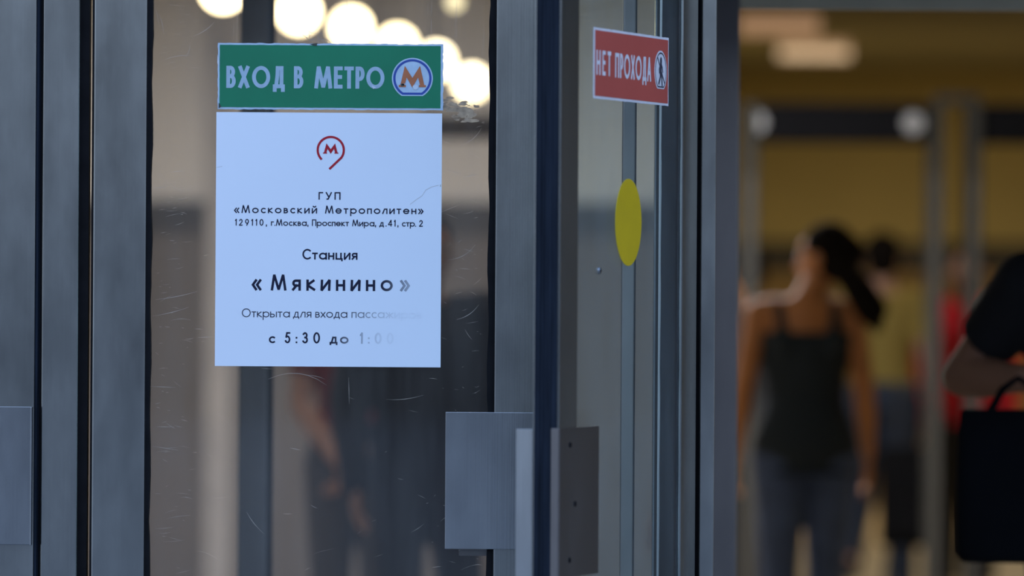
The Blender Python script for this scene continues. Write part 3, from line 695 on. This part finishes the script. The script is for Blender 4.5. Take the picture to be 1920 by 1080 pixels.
    if hair == 'ponytail':
        ball(bm, Hp(0, -.075, .02), .072, 16, rot)
        pts = [Vector(p) for p in ((.07, -.05, 1.57), (.12, -.10, 1.535), (.17, -.12, 1.47), (.215, -.12, 1.40), (.235, -.12, 1.34))]
        rr = (.034, .042, .056, .058, .022)
        for a, b, r0, r1 in zip(pts[:-1], pts[1:], rr[:-1], rr[1:]): capsule(bm, a, b, r0, r1)
    fuse('hair', bm, haircol, t, vox=.010, smooth=4)
    # top
    if top:
        bm = bmesh.new(); g = .020 if hem < .9 else .012
        secs = [(z, rx+g, ry+g, x, y) for (z, rx, ry, x, y) in torso if z >= hem-.005 and z <= neckline+.03]
        if hem < torso[0][0]: secs.insert(0, (hem, hipw+.02, .125, 0, -.005))
        loft(bm, secs)
        if sleeve == 'none':
            for s in (-1, 1):
                capsule(bm, (s*.085, .085, 1.27), (s*.10, .03, 1.435), .020, .018); capsule(bm, (s*.10, .03, 1.435), (s*.095, -.055, 1.40), .020, .020); capsule(bm, (s*.095, -.055, 1.40), (s*.085, -.105, 1.27), .020, .026)
        else:
            fr = .62 if sleeve == 'short' else 1.0
            for sh, e, w_ in ((shl, el, wl), (shr, er, wr)):
                capsule(bm, (sh.x*.55, 0, 1.392), sh, .060, .064*ra); cyl(bm, sh, sh+(e-sh)*fr, .062*ra, .056*ra)
                if sleeve == 'long': capsule(bm, e, w_, .052*ra, .036*ra)
        fuse(top, bm, topmat, t, vox=.010, smooth=3)
    if bottom:
        nm, mt, dress = bottom
        bm = bmesh.new(); g = .014
        loft(bm, [(z, rx+g, ry+g, x, y) for (z, rx, ry, x, y) in torso if z <= 1.05])
        for h, kk, a in ((hpl, kl, al), (hpr, kr, ar)):
            capsule(bm, h, kk, .102, .068); capsule(bm, kk, kk+(a-kk)*.35, .068, .066); cyl(bm, kk+(a-kk)*.35, a, .066, .056, 12)
        fuse(nm, bm, mt, t, vox=.010, smooth=3)
    for a in (al, ar):
        bm = bmesh.new(); capsule(bm, a+Vector((0, -.035, -.045)), a+Vector((0, .06, -.050)), .043, .040); capsule(bm, a+Vector((0, .06, -.05)), a+Vector((0, .155, -.056)), .040, .030); box(bm, a.x-.042, a.x+.042, a.y-.08, a.y+.18, a.z-.093, a.z-.078)
        o = fuse('shoe', bm, MATS.get('shoe_dark') or pmat('shoe_dark', (.03, .03, .035), .6), t, vox=.009, smooth=2)
    return t
JEAN = pmat('blue_jeans', (.055, .085, .17), .85, var=.2, scale=14); JEANB = pmat('bright_jeans', (.05, .10, .22), .85, var=.15, scale=14)
DARKC = pmat('dark_cloth', (.020, .020, .024), .9, var=.15); SLATE = pmat('slate_cloth', (.012, .021, .030), .9, var=.12, scale=9)
BLACKC = pmat('black_cloth', (.006, .006, .007), .95, var=.1); REDC = pmat('red_cloth', (.78, .02, .05), .85, var=.1); MAROON = pmat('maroon_cloth', (.20, .025, .035), .9, var=.1)
YELC = pmat('mustard_cloth', (.36, .27, .07), .9, var=.12); TEAL = pmat('teal_cloth', (.004, .17, .21), .9, var=.1)
D = 19.2
person('woman seen from behind in slate tank top and jeans under the metal detector', (PX(1510, D), D-FOC_D, 0), R(4), H=1.66, skin=SKIN, hair='ponytail', head_yaw=R(62), head_off=(.065, 0), top='tank_top', topmat=SLATE, sleeve='none', neckline=1.30,
       bottom=('jeans', JEAN, 0), hem=.83, el=(-.215, -.02, 1.13), wl=(-.235, .02, .90), er=(.205, -.02, 1.12), wr=(.225, .03, .90), kl=(-.085, .0, .49), al=(-.075, -.10, .10), kr=(.085, .07, .50), ar=(.075, .12, .085))
D = 25.6
person('woman in mustard top and dark trousers walking behind the woman in the tank top', (PX(1655, D), D-FOC_D, 0), R(-8), H=1.69, skin=SKIN2, hair='short', top='blouse', topmat=YELC, sleeve='short', bottom=('trousers', pmat('dusk_trousers', (.03, .045, .08), .9), 0), hem=.98, kl=(-.1, .12, .52), al=(-.13, -.12, .22), ar=(.09, .10, .085), kr=(.085, .10, .5))
D = 26.3
person('person in a bright red top beyond the right metal detector', (PX(1812, D), D-FOC_D, 0), R(170), H=1.64, skin=SKIN2, hair='long', top='red_top', topmat=REDC, sleeve='long', bottom=('skirt', DARKC, 0), hem=.84)
person('person in black standing half hidden left of the woman in the tank top', (PX(1400, 24.6), 24.6-FOC_D, 0), R(20), H=1.62, skin=SKIN, hair='short', top='dark_jacket', topmat=DARKC, sleeve='short', bottom=('trousers', DARKC, 0), hem=.86)
D = 13.1
person('man in black t-shirt with bent arm cut off by the right edge', (PX(2052, D), D-FOC_D, 0), R(215), H=1.78, female=False, skin=pmat('brown_skin', (.30, .15, .09), .6), hair='short', head_off=(.085, .03), top='black_tshirt', topmat=BLACKC, sleeve='short', bottom=('jeans', JEANB, 0), hem=.84,
       er=(.222, -.185, 1.184), wr=(.245, .050, 1.184), wl=(-.25, .06, .86))
D = 18.4
person('person in maroon top with folded hands, behind the glass below the poster', (PX(672, D), D-FOC_D, 0), R(172), H=1.62, skin=SKIN2, hair='short', top='maroon_top', topmat=MAROON, sleeve='short', bottom=('trousers', pmat('brown_cloth', (.085, .075, .066), .9), 0), hem=.98,
       er=(.19, .03, 1.10), wr=(.045, .15, .92), el=(-.19, .03, 1.10), wl=(-.03, .17, .90))
D = 17.2
person('person in dark coat behind the glass near the handle plate', (PX(796, D), D-FOC_D, 0), R(200), H=1.66, female=False, skin=SKIN2, hair='short', top='dark_coat', topmat=DARKC, sleeve='long', bottom=('trousers', DARKC, 0), hem=.80, kl=(-.11, .05, .49), al=(-.13, -.03, .085))
D = 17.5
person('person in teal jacket seen through the glass of the open door', (PX(1303, D), D-FOC_D, 0), R(84), H=1.50, skin=SKIN2, hair='short', top='teal_jacket', topmat=TEAL, sleeve='long', bottom=('trousers', JEAN, 0), hem=.66)

# black bag hanging from the man's hand
D = 12.66
bgx = PX(1902, D)
bag = empty('shopping_bag', (bgx, D-FOC_D, .835), R(8), label='big black bag hanging from the hand of the man in black', category='bag')
bm = bmesh.new(); loft(bm, [(0, .115, .05, 0, 0), (.02, .128, .060, 0, 0), (.15, .130, .065, 0, 0), (.28, .126, .050, .0, 0), (.335, .120, .028, 0, 0), (.34, .115, .02, 0, 0)], 28)
BAGM = pmat('bag_black', (.004, .005, .007), .9, spec=.1)
obj('bag_body', bm, BAGM, bag, True)
bm = bmesh.new()
for s in (-1, 1):
    pts = [Vector((-.055, s*.02, .33)), Vector((-.025, s*.012, .385)), Vector((.01, 0, .41)), Vector((.045, s*.012, .385)), Vector((.075, s*.02, .33))]
    for a, b in zip(pts[:-1], pts[1:]): capsule(bm, a, b, .006, .006, 8)
obj('bag_handle', bm, BAGM, bag, True)
# trolley bag
D = 25.0
tb = empty('trolley_bag', (PX(1712, D), D-FOC_D, 0), R(-10), label='black wheeled bag on the floor beside the metal detector post', category='bag')
TBM = pmat('trolley_black', (.006, .006, .007), .95, var=.2, spec=.1)
obj('bag_body', B(-.14, .12, -.10, .10, .30, .74, bev=.04, seg=3), TBM, tb, True)
obj('front_pocket', B(-.11, .09, -.135, -.10, .34, .58, bev=.02, seg=3), TBM, tb)
bm = bmesh.new(); cyl(bm, (-.10, .09, .32), (-.13, .06, .06), .012); obj('strut', bm, DARKM, tb)
bm = bmesh.new(); cyl(bm, (.10, .09, .32), (.11, .06, .06), .012); obj('strut', bm, DARKM, tb)
for s in (-.13, .11):
    bm = bmesh.new(); cyl(bm, (s-.014, .06, .045), (s+.014, .06, .045), .045, n=20); obj('wheel', bm, RUBBER, tb)
bm = bmesh.new(); cyl(bm, (-.07, .09, .72), (-.07, .10, 1.0), .008); cyl(bm, (.05, .09, .72), (.05, .10, 1.0), .008); cyl(bm, (-.08, .10, 1.0), (.06, .10, 1.0), .013); obj('pull_handle', bm, DARKM, tb)
